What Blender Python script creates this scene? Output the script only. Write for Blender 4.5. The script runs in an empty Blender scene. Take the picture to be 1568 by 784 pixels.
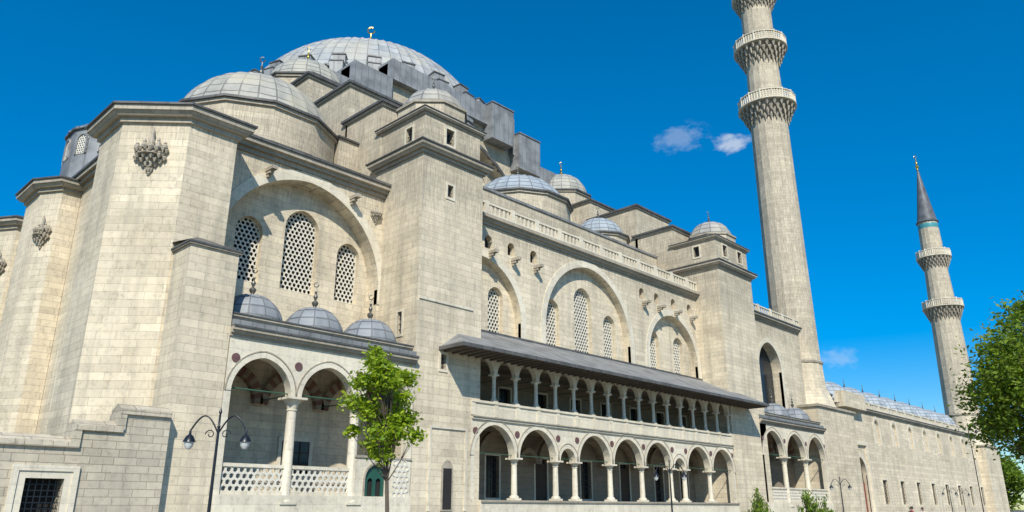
import bpy, math, random
from mathutils import Vector, Matrix
from mathutils.geometry import tessellate_polygon
random.seed(7)
scene=bpy.context.scene
rad=math.radians
# ------------------------------------------------------------------ materials
def newmat(name):
    m=bpy.data.materials.new(name);m.use_nodes=True
    nt=m.node_tree;b=nt.nodes["Principled BSDF"]
    return m,nt,b
def N(nt,t,**k):
    n=nt.nodes.new(t)
    for a,v in k.items(): setattr(n,a,v)
    return n
def L(nt,a,b): nt.links.new(a,b)
def mth(nt,op,a,b=None,c=None):
    n=N(nt,"ShaderNodeMath",operation=op)
    for i,v in enumerate((a,b,c)):
        if v is None: continue
        if isinstance(v,(int,float)): n.inputs[i].default_value=v
        else: L(nt,v,n.inputs[i])
    return n.outputs[0]
def mix(nt,mode,fac,a,b):
    n=N(nt,"ShaderNodeMix",data_type='RGBA',blend_type=mode)
    for i,v in ((0,fac),(6,a),(7,b)):
        if isinstance(v,(int,float)): n.inputs[i].default_value=v
        elif isinstance(v,tuple): n.inputs[i].default_value=(*v,1)
        else: L(nt,v,n.inputs[i])
    return n.outputs[2]
def ramp(nt,fac,stops):
    r=N(nt,"ShaderNodeValToRGB");L(nt,fac,r.inputs[0])
    e=r.color_ramp.elements
    while len(e)<len(stops): e.new(.5)
    for i,(p,c) in enumerate(stops):
        e[i].position=p;e[i].color=(c,c,c,1) if isinstance(c,(int,float)) else (*c,1)
    return r.outputs[0]
def wall_uv(nt):
    g=N(nt,"ShaderNodeNewGeometry");s=N(nt,"ShaderNodeSeparateXYZ");L(nt,g.outputs["Position"],s.inputs[0])
    n=N(nt,"ShaderNodeSeparateXYZ");L(nt,g.outputs["True Normal"],n.inputs[0])
    u=mth(nt,'SUBTRACT',mth(nt,'MULTIPLY',s.outputs[1],n.outputs[0]),mth(nt,'MULTIPLY',s.outputs[0],n.outputs[1]))
    c=N(nt,"ShaderNodeCombineXYZ");L(nt,u,c.inputs[0]);L(nt,s.outputs[2],c.inputs[1])
    return c.outputs[0],u,s.outputs[2],g.outputs["Position"]
def stone(name,c1,c2,mortar,bw=1.15,rh=.36,streak=.35,msize=.012,patch=.25,bump=.35,rowvar=.12,drip=False):
    m,nt,b=newmat(name)
    uv,u,z,pos=wall_uv(nt)
    br=N(nt,"ShaderNodeTexBrick");L(nt,uv,br.inputs["Vector"])
    br.inputs["Color1"].default_value=(*c1,1);br.inputs["Color2"].default_value=(*c2,1);br.inputs["Mortar"].default_value=(*mortar,1)
    br.inputs["Scale"].default_value=1;br.inputs["Brick Width"].default_value=bw;br.inputs["Row Height"].default_value=rh
    br.inputs["Mortar Size"].default_value=msize;br.inputs["Mortar Smooth"].default_value=.3;br.offset=.43;br.inputs["Bias"].default_value=-.25;br.squash=.75;br.squash_frequency=3
    wn=N(nt,"ShaderNodeTexWhiteNoise",noise_dimensions='1D');L(nt,mth(nt,'FLOOR',mth(nt,'DIVIDE',z,rh)),wn.inputs["W"])
    b2=N(nt,"ShaderNodeTexBrick");L(nt,uv,b2.inputs["Vector"]);b2.inputs["Scale"].default_value=1;b2.inputs["Brick Width"].default_value=bw*1.37;b2.inputs["Row Height"].default_value=rh;b2.inputs["Mortar Size"].default_value=0;b2.offset=.31
    b2.inputs["Color1"].default_value=(1.04,1.04,1.04,1);b2.inputs["Color2"].default_value=(.72,.73,.76,1);b2.inputs["Bias"].default_value=-.55;b2.inputs["Mortar"].default_value=(1,1,1,1)
    n1=N(nt,"ShaderNodeTexNoise");L(nt,pos,n1.inputs["Vector"]);n1.inputs["Scale"].default_value=.22;n1.inputs["Detail"].default_value=6;n1.inputs["Roughness"].default_value=.6
    col=mix(nt,'MULTIPLY',1.0,br.outputs[0],ramp(nt,n1.outputs[0],[(.3,(1-patch,1-patch*1.05,1-patch*1.15)),(.5,(.97,.97,.96)),(.7,(1.06,1.06,1.06))]))
    col=mix(nt,'MULTIPLY',1.0,col,ramp(nt,wn.outputs[0],[(0,1-rowvar),(1,1.03)]))
    col=mix(nt,'MULTIPLY',.75,col,b2.outputs[0])
    n1b=N(nt,"ShaderNodeTexNoise");L(nt,pos,n1b.inputs["Vector"]);n1b.inputs["Scale"].default_value=.5;n1b.inputs["Detail"].default_value=4
    col=mix(nt,'MIX',mth(nt,'MULTIPLY',ramp(nt,n1b.outputs[0],[(.45,0.0),(.7,1.0)]),.4),col,(c1[0]*.80,c1[1]*.80,c1[2]*.82))
    cc=N(nt,"ShaderNodeCombineXYZ");L(nt,mth(nt,'MULTIPLY',u,1.6),cc.inputs[0]);L(nt,mth(nt,'MULTIPLY',z,.11),cc.inputs[1])
    n2=N(nt,"ShaderNodeTexNoise");L(nt,cc.outputs[0],n2.inputs["Vector"]);n2.inputs["Scale"].default_value=1.0;n2.inputs["Detail"].default_value=6;n2.inputs["Roughness"].default_value=.6
    st=ramp(nt,n2.outputs[0],[(.47,0.0),(.72,1.0)])
    col=mix(nt,'MIX',mth(nt,'MULTIPLY',st,streak),col,(.25,.22,.17))
    if drip:
        # lichen and run-off staining concentrated just under the main cornice level
        c3=N(nt,"ShaderNodeCombineXYZ");L(nt,mth(nt,'MULTIPLY',u,2.6),c3.inputs[0]);L(nt,mth(nt,'MULTIPLY',z,.16),c3.inputs[1])
        n4=N(nt,"ShaderNodeTexNoise");L(nt,c3.outputs[0],n4.inputs["Vector"]);n4.inputs["Detail"].default_value=7;n4.inputs["Roughness"].default_value=.7
        zr=N(nt,"ShaderNodeMapRange");L(nt,z,zr.inputs[0]);zr.inputs[1].default_value=15.5;zr.inputs[2].default_value=19.8;zr.inputs[3].default_value=-.22;zr.inputs[4].default_value=.13
        k=mth(nt,'ADD',n4.outputs[0],zr.outputs[0]);k=ramp(nt,k,[(.5,0.0),(.72,1.0)])
        col=mix(nt,'MIX',mth(nt,'MULTIPLY',k,.55),col,(.22,.19,.145))
    n3=N(nt,"ShaderNodeTexNoise");L(nt,pos,n3.inputs["Vector"]);n3.inputs["Scale"].default_value=4;n3.inputs["Detail"].default_value=6;n3.inputs["Roughness"].default_value=.75
    col=mix(nt,'MULTIPLY',1.0,col,ramp(nt,n3.outputs[0],[(.28,.66),(.48,1.0),(.75,1.07)]))
    L(nt,col,b.inputs["Base Color"]);b.inputs["Roughness"].default_value=.85
    h=mth(nt,'ADD',mth(nt,'MULTIPLY',br.outputs[1],-1.0),mth(nt,'MULTIPLY',n3.outputs[0],.8))
    bp=N(nt,"ShaderNodeBump");bp.inputs["Strength"].default_value=bump;bp.inputs["Distance"].default_value=.03;L(nt,h,bp.inputs["Height"]);L(nt,bp.outputs[0],b.inputs["Normal"])
    return m
M={}
M['stone']=stone("limestone_ashlar",(.78,.665,.475),(.64,.545,.385),(.47,.40,.29),streak=.45,drip=True)
M['marble']=stone("pale_marble",(.76,.68,.52),(.68,.605,.46),(.5,.445,.34),bw=1.9,rh=.6,streak=.28,msize=.008,patch=.16,bump=.15,rowvar=.05)
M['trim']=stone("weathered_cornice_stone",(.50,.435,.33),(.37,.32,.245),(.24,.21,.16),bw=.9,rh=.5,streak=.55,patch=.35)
M['wallstone']=stone("rough_wall_stone",(.64,.555,.41),(.48,.415,.31),(.33,.28,.205),bw=.85,rh=.29,streak=.45,msize=.014,patch=.3,bump=.6,rowvar=.2)
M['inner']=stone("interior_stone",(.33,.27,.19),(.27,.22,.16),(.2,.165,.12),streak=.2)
def plain(name,c,rough=.6,metal=0,var=.2,sc=2.0):
    m,nt,b=newmat(name)
    g=N(nt,"ShaderNodeNewGeometry");n=N(nt,"ShaderNodeTexNoise");L(nt,g.outputs["Position"],n.inputs["Vector"]);n.inputs["Scale"].default_value=sc;n.inputs["Detail"].default_value=5
    col=mix(nt,'MULTIPLY',1.0,c,ramp(nt,n.outputs[0],[(.3,1-var),(.7,1+var*.5)]))
    L(nt,col,b.inputs["Base Color"]);b.inputs["Roughness"].default_value=rough;b.inputs["Metallic"].default_value=metal
    return m
M['glass']=plain("dark_window_glass",(.012,.016,.022),.2)
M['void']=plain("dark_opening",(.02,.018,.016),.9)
M['lattice']=plain("plaster_lattice",(.70,.655,.54),.8,var=.15,sc=4)
M['gold']=plain("gilded_bronze",(.75,.5,.12),.3,1.0,.1)
M['bronze']=plain("dark_bronze",(.2,.19,.16),.45,.8,.2)
M['iron']=plain("black_painted_iron",(.012,.014,.018),.35,0,.2)
M['lampglass']=plain("frosted_lamp_glass",(.6,.6,.55),.2,0,.1)
M['rod']=plain("green_tie_rod",(.05,.12,.07),.5,0,.2)
M['porphyry']=plain("porphyry_disc",(.16,.08,.07),.4,0,.3,6)
M['wood']=plain("dark_wood",(.05,.03,.018),.6,0,.3,6)
M['soffit']=plain("painted_soffit_boards",(.12,.10,.08),.8,0,.2,3)
M['gate']=plain("green_metal_gate",(.02,.09,.06),.45,0,.2)
M['redbrick']=plain("red_voussoir",(.18,.09,.06),.8,0,.2)
def lead(name,c,seam=.6,axis='u'):
    m,nt,b=newmat(name)
    uv,u,z,pos=wall_uv(nt)
    s=N(nt,"ShaderNodeSeparateXYZ");L(nt,pos,s.inputs[0])
    f=mth(nt,'FRACT',mth(nt,'MULTIPLY',s.outputs[0],1/seam));edge=mth(nt,'LESS_THAN',f,.12)
    n=N(nt,"ShaderNodeTexNoise");L(nt,pos,n.inputs["Vector"]);n.inputs["Scale"].default_value=.9;n.inputs["Detail"].default_value=7
    col=mix(nt,'MULTIPLY',1.0,c,ramp(nt,n.outputs[0],[(.3,.6),(.6,1.1)]))
    col=mix(nt,'MIX',mth(nt,'MULTIPLY',edge,.45),col,(c[0]*.4,c[1]*.4,c[2]*.4))
    L(nt,col,b.inputs["Base Color"]);b.inputs["Roughness"].default_value=.55;b.inputs["Metallic"].default_value=.1
    bp=N(nt,"ShaderNodeBump");bp.inputs["Distance"].default_value=.04;bp.inputs["Strength"].default_value=.6;L(nt,mth(nt,'SUBTRACT',1.0,edge),bp.inputs["Height"]);L(nt,bp.outputs[0],b.inputs["Normal"])
    return m
M['lead']=lead("lead_sheet",(.26,.258,.245))
M['leadlight']=lead("lead_sheet_pale",(.29,.29,.28),.7)
M['cap']=lead("lead_capping_dark",(.12,.115,.105),.9)
M['leaddark']=lead("lead_sheet_dark",(.12,.125,.13),.5)
def dome_mat(name,c,nseg,rowh,warm):
    m,nt,b=newmat(name)
    tc=N(nt,"ShaderNodeTexCoord");s=N(nt,"ShaderNodeSeparateXYZ");L(nt,tc.outputs["Object"],s.inputs[0])
    a=mth(nt,'ARCTAN2',s.outputs[1],s.outputs[0]);u=mth(nt,'MULTIPLY',a,nseg/(2*math.pi))
    cb=N(nt,"ShaderNodeCombineXYZ");L(nt,u,cb.inputs[0]);L(nt,s.outputs[2],cb.inputs[1])
    br=N(nt,"ShaderNodeTexBrick");L(nt,cb.outputs[0],br.inputs["Vector"]);br.offset=.0
    c2=(c[0]*.80,c[1]*.81,c[2]*.83)
    br.inputs["Color1"].default_value=(*c,1);br.inputs["Color2"].default_value=(*c2,1);br.inputs["Mortar"].default_value=(c[0]*.38,c[1]*.39,c[2]*.41,1)
    br.inputs["Scale"].default_value=1;br.inputs["Brick Width"].default_value=1;br.inputs["Row Height"].default_value=rowh;br.inputs["Mortar Size"].default_value=.05;br.inputs["Mortar Smooth"].default_value=.2
    n=N(nt,"ShaderNodeTexNoise");L(nt,tc.outputs["Object"],n.inputs["Vector"]);n.inputs["Scale"].default_value=.7;n.inputs["Detail"].default_value=7;n.inputs["Roughness"].default_value=.65
    col=mix(nt,'MULTIPLY',1.0,br.outputs[0],ramp(nt,n.outputs[0],[(.3,.76),(.55,1.05)]))
    n2=N(nt,"ShaderNodeTexNoise");L(nt,tc.outputs["Object"],n2.inputs["Vector"]);n2.inputs["Scale"].default_value=.35;n2.inputs["Detail"].default_value=5
    col=mix(nt,'MIX',mth(nt,'MULTIPLY',ramp(nt,n2.outputs[0],[(.42,0.0),(.62,1.0)]),warm),col,(.46,.41,.29))
    L(nt,col,b.inputs["Base Color"]);b.inputs["Roughness"].default_value=.65;b.inputs["Metallic"].default_value=0
    return m
def leafmat(name,c,c2):
    m,nt,b=newmat(name)
    g=N(nt,"ShaderNodeNewGeometry")
    col=mix(nt,'MIX',g.outputs["Random Per Island"],c,c2)
    L(nt,col,b.inputs["Base Color"]);b.inputs["Roughness"].default_value=.55
    t=N(nt,"ShaderNodeBsdfTranslucent");L(nt,col,t.inputs[0]);mx=N(nt,"ShaderNodeMixShader");mx.inputs[0].default_value=.45
    o=nt.nodes["Material Output"];L(nt,b.outputs[0],mx.inputs[1]);L(nt,t.outputs[0],mx.inputs[2]);L(nt,mx.outputs[0],o.inputs[0])
    return m
M['leafyoung']=leafmat("young_leaves",(.40,.50,.02),(.18,.30,.01))
M['leaf']=leafmat("mature_leaves",(.26,.36,.02),(.10,.18,.012))
M['leafdark']=leafmat("shrub_leaves",(.12,.2,.03),(.04,.1,.014))
M['bark']=plain("bark",(.12,.09,.065),.9,0,.3,8)

# ------------------------------------------------------------------ geometry helpers
def empty(name,loc=(0,0,0)):
    e=bpy.data.objects.new(name,None);e.location=loc;scene.collection.objects.link(e);return e
class Part:
    def __init__(s,name,mat,parent,loc=(0,0,0),smooth=True,ang=32):
        s.n=name;s.m=mat;s.p=parent;s.v=[];s.f=[];s.loc=loc;s.smooth=smooth;s.ang=ang
    def add(s,vs,fs):
        o=len(s.v);s.v+=[tuple(v) for v in vs];s.f+=[tuple(i+o for i in f) for f in fs]
    def done(s):
        if not s.f: return
        me=bpy.data.meshes.new(s.n);me.from_pydata(s.v,[],s.f);me.validate();me.update()
        me.materials.append(s.m)
        if s.smooth:
            me.polygons.foreach_set("use_smooth",[True]*len(me.polygons));me.set_sharp_from_angle(angle=rad(s.ang))
        ob=bpy.data.objects.new(s.n,me);scene.collection.objects.link(ob);ob.location=s.loc
        if s.p: ob.parent=s.p
        s.ob=ob;return ob
class Fr:
    def __init__(s,ox,oy,dx,dy): s.a=(ox,oy,dx,dy)
    def __call__(s,u,z,w):
        ox,oy,dx,dy=s.a;return (ox+dx*u+dy*w, oy+dy*u-dx*w, z)
FX=lambda y: Fr(0,y,1,0)           # faces -Y, u = X
FL=lambda x: Fr(x,0,0,-1)          # faces -X, u = -Y
def box(P,x0,x1,y0,y1,z0,z1):
    v=[(x0,y0,z0),(x1,y0,z0),(x1,y1,z0),(x0,y1,z0),(x0,y0,z1),(x1,y0,z1),(x1,y1,z1),(x0,y1,z1)]
    P.add(v,[(0,3,2,1),(4,5,6,7),(0,1,5,4),(1,2,6,5),(2,3,7,6),(3,0,4,7)])
def fbox(P,fr,u0,u1,z0,z1,w0,w1):
    v=[fr(u0,z0,w1),fr(u1,z0,w1),fr(u1,z0,w0),fr(u0,z0,w0),fr(u0,z1,w1),fr(u1,z1,w1),fr(u1,z1,w0),fr(u0,z1,w0)]
    P.add(v,[(0,3,2,1),(4,5,6,7),(0,1,5,4),(1,2,6,5),(2,3,7,6),(3,0,4,7)])
def prism(P,pts,z0,z1,pts1=None):
    n=len(pts);p1=pts1 or pts
    v=[(x,y,z0) for x,y in pts]+[(x,y,z1) for x,y in p1]
    P.add(v,[tuple(range(n-1,-1,-1)),tuple(range(n,2*n))]+[(i,(i+1)%n,(i+1)%n+n,i+n) for i in range(n)])
def offset(pts,d):
    n=len(pts);out=[]
    for i in range(n):
        p0,p1,p2=Vector(pts[i-1]),Vector(pts[i]),Vector(pts[(i+1)%n])
        a=(p1-p0).normalized();b=(p2-p1).normalized()
        na=Vector((a.y,-a.x));nb=Vector((b.y,-b.x));m=(na+nb);m=m/max(.3,(1+na.dot(nb)))
        q=p1+m*d;out.append((q.x,q.y))
    return out
def rect(x0,x1,y0,y1): return [(x0,y0),(x1,y0),(x1,y1),(x0,y1)]
def ngon(cx,cy,r,n,a0=0): return [(cx+r*math.cos(a0+2*math.pi*i/n),cy+r*math.sin(a0+2*math.pi*i/n)) for i in range(n)]
def cornice(Pt,Pc,pts,z,s=1.0,cap=True):
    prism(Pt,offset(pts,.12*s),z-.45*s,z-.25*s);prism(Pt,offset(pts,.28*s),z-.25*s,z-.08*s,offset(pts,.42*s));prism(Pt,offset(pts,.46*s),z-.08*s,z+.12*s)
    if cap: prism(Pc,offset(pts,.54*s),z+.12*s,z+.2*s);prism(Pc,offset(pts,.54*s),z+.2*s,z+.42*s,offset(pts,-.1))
def fcornice(Pt,Pc,fr,u0,u1,z,s=1.0,back=1.0):
    fbox(Pt,fr,u0,u1,z-.45*s,z-.25*s,-.05,.12*s);fbox(Pt,fr,u0,u1,z-.25*s,z-.08*s,-.05,.3*s);fbox(Pt,fr,u0,u1,z-.08*s,z+.12*s,-.05,.46*s)
    if Pc: fbox(Pc,fr,u0,u1,z+.12*s,z+.24*s,-back,.54*s)
def arch(cx,zb,zs,r,n=10,pt=.12):
    e=r*pt;R=r+e;h=math.sqrt(R*R-e*e);a=math.atan2(h,e)
    o=[(cx+r,zb)] if zb<zs-1e-6 else []
    for i in range(n+1):
        t=a*i/n;o.append((cx-e+R*math.cos(t),zs+R*math.sin(t)))
    for i in range(n-1,-1,-1):
        t=a*i/n;o.append((cx+e-R*math.cos(t),zs+R*math.sin(t)))
    if zb<zs-1e-6:o.append((cx-r,zb))
    return o
def apex(r,pt=.12):
    e=r*pt;return math.sqrt((r+e)**2-e*e)
def rc(u0,u1,z0,z1): return [(u0,z0),(u1,z0),(u1,z1),(u0,z1)]
def panel(P,fr,outer,holes,w,th,back=True):
    loops=[outer]+holes;flat=[p for l in loops for p in l]
    tr=tessellate_polygon([[Vector((p[0],p[1],0)) for p in l] for l in loops])
    n=len(flat);v=[fr(a,b,w) for a,b in flat]+[fr(a,b,w-th) for a,b in flat]
    f=[]
    for t in tr:
        a,b,c=[flat[i] for i in t]
        ar=(b[0]-a[0])*(c[1]-a[1])-(b[1]-a[1])*(c[0]-a[0])
        if ar<0: t=(t[0],t[2],t[1])
        f.append(tuple(t))
        if back: f.append((t[2]+n,t[1]+n,t[0]+n))
    o=0
    for k,l in enumerate(loops):
        m=len(l)
        for i in range(m):
            a,b=o+i,o+(i+1)%m
            f.append((b,a,a+n,b+n) if k else (a,b,b+n,a+n)[::-1])
        o+=m
    P.add(v,f)
def band(P,fr,cx,zs,r,t,w0,w1,zb=None,pt=.12,n=12):
    a=arch(cx,zb if zb is not None else zs,zs,r,n,pt);b=arch(cx,zb if zb is not None else zs,zs,r+t,n,pt)
    m=len(a);v=[]
    for i in range(m): v+=[fr(*a[i],w1),fr(*b[i],w1),fr(*a[i],w0),fr(*b[i],w0)]
    f=[]
    for i in range(m-1):
        p=4*i;q=p+4
        f+=[(p,p+1,q+1,q),(p,q,q+2,p+2),(p+1,p+3,q+3,q+1)]
    P.add(v,f)
def inpoly(x,y,pl):
    c=False;j=len(pl)-1
    for i in range(len(pl)):
        xi,yi=pl[i];xj,yj=pl[j]
        if (yi>y)!=(yj>y) and x<(xj-xi)*(y-yi)/(yj-yi)+xi:c=not c
        j=i
    return c
def lattice(P,fr,poly,w,pitch=.28,hole=.62,th=.06):
    us=[p[0] for p in poly];zs=[p[1] for p in poly]
    R=pitch/math.sqrt(3);dz=R*1.5
    j=0;z=min(zs)
    while z<max(zs)+R:
        u=min(us)+(pitch/2 if j%2 else 0)
        while u<max(us)+pitch*.5:
            if inpoly(u,z,poly) or any(inpoly(u+a,z+b,poly) for a,b in ((R,0),(-R,0),(0,R),(0,-R))):
                v=[];f=[]
                for k in range(6):
                    t=math.pi/6+k*math.pi/3;c,s=math.cos(t),math.sin(t)
                    v+=[fr(u+R*c,z+R*s,w),fr(u+R*hole*c,z+R*hole*s,w),fr(u+R*hole*c,z+R*hole*s,w-th)]
                for k in range(6):
                    a=3*k;b=3*((k+1)%6);f+=[(a,b,b+1,a+1),(a+1,b+1,b+2,a+2)]
                P.add(v,f)
            u+=pitch
        z+=dz;j+=1
def bars(P,fr,u0,u1,z0,z1,w,n,mz,t=.03):
    for i in range(1,n): u=u0+(u1-u0)*i/n;fbox(P,fr,u-t/2,u+t/2,z0,z1,w-t,w)
    for i in range(1,mz): z=z0+(z1-z0)*i/mz;fbox(P,fr,u0,u1,z-t/2,z+t/2,w-t*1.6,w-t*.3)
def revolve(P,cx,cy,prof,n=24,a0=0,full=math.pi*2,rib=0,every=4):
    m=len(prof);v=[];cl=abs(full-2*math.pi)<1e-6;k=n if cl else n+1
    for i in range(k):
        t=a0+full*i/n;g=rib if (rib and i%every==0) else 0
        for r,z in prof:
            rr=r+(g if r>.3 else 0);v.append((cx+rr*math.cos(t),cy+rr*math.sin(t),z+(g*.5 if r>.3 else 0)))
    f=[]
    for i in range(n):
        a=i*m;b=((i+1)%k)*m
        for j in range(m-1): f.append((a+j,b+j,b+j+1,a+j+1))
    P.add(v,f)
def tube(P,pts,r,n=6,r1=None):
    pts=[Vector(p) for p in pts];v=[];k=len(pts)
    for i,p in enumerate(pts):
        d=(pts[min(i+1,k-1)]-pts[max(i-1,0)]).normalized()
        s=d.cross(Vector((0,0,1)));s=s.normalized() if s.length>.01 else Vector((1,0,0))
        q=s.cross(d);rr=r if r1 is None else r+(r1-r)*i/(k-1)
        for j in range(n):
            t=2*math.pi*j/n;v.append(p+s*rr*math.cos(t)+q*rr*math.sin(t))
    f=[(i*n+j,i*n+(j+1)%n,(i+1)*n+(j+1)%n,(i+1)*n+j) for i in range(k-1) for j in range(n)]
    f+=[tuple(range(n-1,-1,-1)),tuple(range((k-1)*n,k*n))]
    P.add(v,f)
def domeprof(r,h,z0,n=14):
    rho=(r*r+h*h)/(2*h);zc=z0+h-rho;a0=math.asin(min(1,r/rho)) if h<=r else math.pi-math.asin(r/rho)
    return [(max(.001,rho*math.sin(a0*(1-i/n))),zc+rho*math.cos(a0*(1-i/n))) for i in range(n+1)]
def finial(P,cx,cy,z,h,moon=True):
    s=h
    pr=[(.16*s*.5,z-.1),(.05*s,z+.08*s),(.11*s,z+.18*s),(.11*s,z+.24*s),(.03*s,z+.32*s),(.075*s,z+.42*s),(.075*s,z+.46*s),(.025*s,z+.54*s),(.05*s,z+.62*s),(.015*s,z+.7*s),(.012*s,z+.8*s)]
    revolve(P,cx,cy,pr,10)
    if moon:
        ps=[]
        for i in range(11):
            t=rad(-60+300*i/10)+rad(90+30);ps.append((cx+.085*s*math.cos(t)*.72,cy-.085*s*math.cos(t)*.69,z+.88*s+.085*s*math.sin(t)))
        tube(P,ps,.018*s,5)
mosque=empty("stone_mosque")
S=Part("limestone_walls",M['stone'],mosque);T=Part("cornices_and_trim",M['trim'],mosque);C=Part("lead_cappings",M['cap'],mosque)
Mb=Part("marble_arcades",M['marble'],mosque);G=Part("window_glass",M['glass'],mosque,smooth=False);LT=Part("window_lattices",M['lattice'],mosque,smooth=False)
V=Part("dark_openings",M['void'],mosque);LD=Part("lead_roofs",M['lead'],mosque);LP=Part("lead_stepped_buttresses",M['leadlight'],mosque)
IN=Part("interior_walls",M['inner'],mosque);IR=Part("window_grilles",M['iron'],mosque);RD=Part("tie_rods",M['rod'],mosque)
PO=Part("porphyry_medallions",M['porphyry'],mosque);WD=Part("wooden_doors",M['wood'],mosque);SF=Part("eave_soffit",M['soffit'],mosque)
BZ=Part("bronze_finials",M['bronze'],mosque);GO=Part("gilded_finials",M['gold'],mosque);GT=Part("metal_gate",M['gate'],mosque)
RB=Part("red_voussoirs",M['redbrick'],mosque)
def dome(name,cx,cy,r,h,z0,nseg=24,c=(.40,.41,.395),warm=.35,parent=mosque,a0=0,full=math.pi*2,fin=None,finmat=None,rowh=None):
    m=dome_mat(name+"_lead",c,nseg,rowh or max(.5,h/6),warm)
    P=Part(name,m,parent,loc=(cx,cy,z0),ang=60)
    revolve(P,0,0,[(r*1.035,-.12),(r*1.035,.05)]+domeprof(r,h,.05,16),nseg*4,a0,full,rib=.04+r*.004,every=4)
    P.done()
    if fin: finial(finmat or BZ,cx,cy,z0+h,fin)
def wallwin(P,fr,outer,wins,w,th,pane=None,lat=True,pitch=.29,frame=True,hole=.75):
    hs=[arch(*x) for x in wins];panel(P,fr,outer,hs,w,th)
    for x in wins:
        cx,zb,zs,r=x;pw=w-th+.08
        fbox(G,fr,cx-r-.1,cx+r+.1,zb-.1,zs+apex(r)+.1,pw-.06,pw)
        if lat: lattice(LT,fr,arch(cx,zb,zs,r),pw+.16,pitch,hole,.09)
        if frame: band(Mb,fr,cx,zs,r-.04,.10,pw+.1,pw+.2,zb)
def column(P,x,y,z0,z1,r,sq=None):
    h=z1-z0;s=sq or r*1.7
    box(P,x-s,x+s,y-s,y+s,z0,z0+.12)
    ch=min(.6,h*.16)
    revolve(P,x,y,[(s,z0+.12),(s*.95,z0+.2),(r*1.1,z0+.28),(r*1.05,z0+.3),(r*.92,z1-ch-.02),(r*1.08,z1-ch),(r*1.08,z1-ch+.05),(r*.95,z1-ch+.07),(r*1.25,z1-ch*.5),(r*1.3,z1-ch*.45),(s*1.15,z1-.1)],14)
    box(P,x-s*1.2,x+s*1.2,y-s*1.2,y+s*1.2,z1-.1,z1)
def disc(P,fr,u,z,r,w):
    n=16;v=[fr(u+r*math.cos(2*math.pi*i/n),z+r*math.sin(2*math.pi*i/n),w) for i in range(n)]+[fr(u+r*math.cos(2*math.pi*i/n),z+r*math.sin(2*math.pi*i/n),w-.05) for i in range(n)]
    P.add(v,[tuple(range(n))]+[(i,(i+1)%n,(i+1)%n+n,i+n) for i in range(n)])
def sqwin(P,fr,outer,wins,w,th,nb=3,nz=4):
    panel(P,fr,outer,[rc(*x) for x in wins],w,th)
    for a,b,c,d in wins:
        fbox(G,fr,a-.05,b+.05,c-.05,d+.05,w-th+.02,w-th+.08)
        bars(IR,fr,a,b,c,d,w-.1,nb,nz)
        for q in ((a-.14,a,c-.14,d+.14),(b,b+.14,c-.14,d+.14),(a,b,c-.14,c),(a,b,d,d+.14)): fbox(Mb,fr,q[0],q[1],q[2],q[3],w-.02,w+.05)
def balustrade(P,fr,u0,u1,z0,h,step=.5):
    fbox(P,fr,u0,u1,z0,z0+.12,-.14,.12);fbox(P,fr,u0,u1,z0+h-.13,z0+h,-.12,.1)
    n=int((u1-u0)/step)
    for i in range(n+1):
        u=u0+(u1-u0)*i/n;t=.15 if i%6==0 else .08
        fbox(P,fr,u-t,u+t,z0+.12,z0+h-.13,-.05,.05)
        if i%6==0: fbox(P,fr,u-.2,u+.2,z0-.02,z0+h+.08,-.15,.13)
def muqarnas(P,cx,cy,nx,ny,z,w,h):
    """carved stalactite console, outward normal (nx,ny)"""
    tx,ty=-ny,nx;prof=[.16,.42,.7,.95,.8,1.0];tiers=6;rnd=random.Random(int(z*10))
    for i in range(tiers):
        r=w*prof[i]/2;z0=z+h*i/tiers;dz=h/tiers;n=3+i
        prism(P,ngon(cx,cy,r*.5,8,.2),z0-.05*h,z0+dz)
        for j in range(n):
            a=math.pi*(j+.5)/n;px=cx+tx*r*.9*math.cos(a)+nx*r*.55*math.sin(a);py=cy+ty*r*.9*math.cos(a)+ny*r*.55*math.sin(a)
            q=w*.06+r*.045;up=rnd.uniform(-.1,.35)*dz
            prism(P,ngon(px,py,q*.25,5,j),z0-dz*.5+up,z0+dz*.35+up,ngon(px,py,q,5,j));prism(P,ngon(px,py,q,5,j),z0+dz*.35+up,z0+dz*.5+up)
        if i in(3,): prism(P,ngon(cx,cy,r*.85,10,.1),z0+dz*.6,z0+dz*.75)
    revolve(P,cx,cy,[(w*.02,z-h*.22),(w*.06,z-h*.14),(w*.03,z-h*.08),(w*.09,z-h*.02)],8)
    for s,hh in((-2,.2),(-1,.4),(0,.95),(1,.45),(2,.25)):
        bx,by=cx+tx*s*w*.2+nx*w*.1,cy+ty*s*w*.2+ny*w*.1;q=w*.08
        revolve(P,bx,by,[(q,z+h*.95),(q*1.1,z+h*(1+.25*hh)),(q*.5,z+h*(1+.5*hh)),(q*.7,z+h*(1+.65*hh)),(.01,z+h*(1+hh))],7)
def corbel(P,fr,u,z,w=.45,d=.8):
    fbox(P,fr,u-w/2,u+w/2,z,z+.2,0,d);fbox(P,fr,u-w/2+.04,u+w/2-.04,z-.16,z,0,d*.6);fbox(P,fr,u-w/2+.08,u+w/2-.08,z-.32,z-.16,0,d*.3)

# ------------------------------------------------------------------ front corner (qibla corner) turret
tur=[(10.6,38.9),(10.6,36.0),(12.9,33.8),(15.3,33.8),(15.3,38.9)]
prism(S,tur,0,19.6);cornice(T,C,tur,19.75,1.25)
muqarnas(T,11.72,34.87,-.69,-.72,16.7,1.6,1.15)
prism(S,rect(13.0,15.25,32,33.8),0,12.8)
prism(T,offset(rect(13.0,15.25,32,33.8),.1),12.7,12.85)
C.add([(12.85,31.85,12.85),(15.4,31.85,12.85),(15.4,33.8,13.6),(12.85,33.8,12.85+.3),(14,33.8,13.7)],[(0,1,2,4),(0,4,3)])
box(C,12.85,15.4,31.85,33.8,12.78,12.852)
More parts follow.
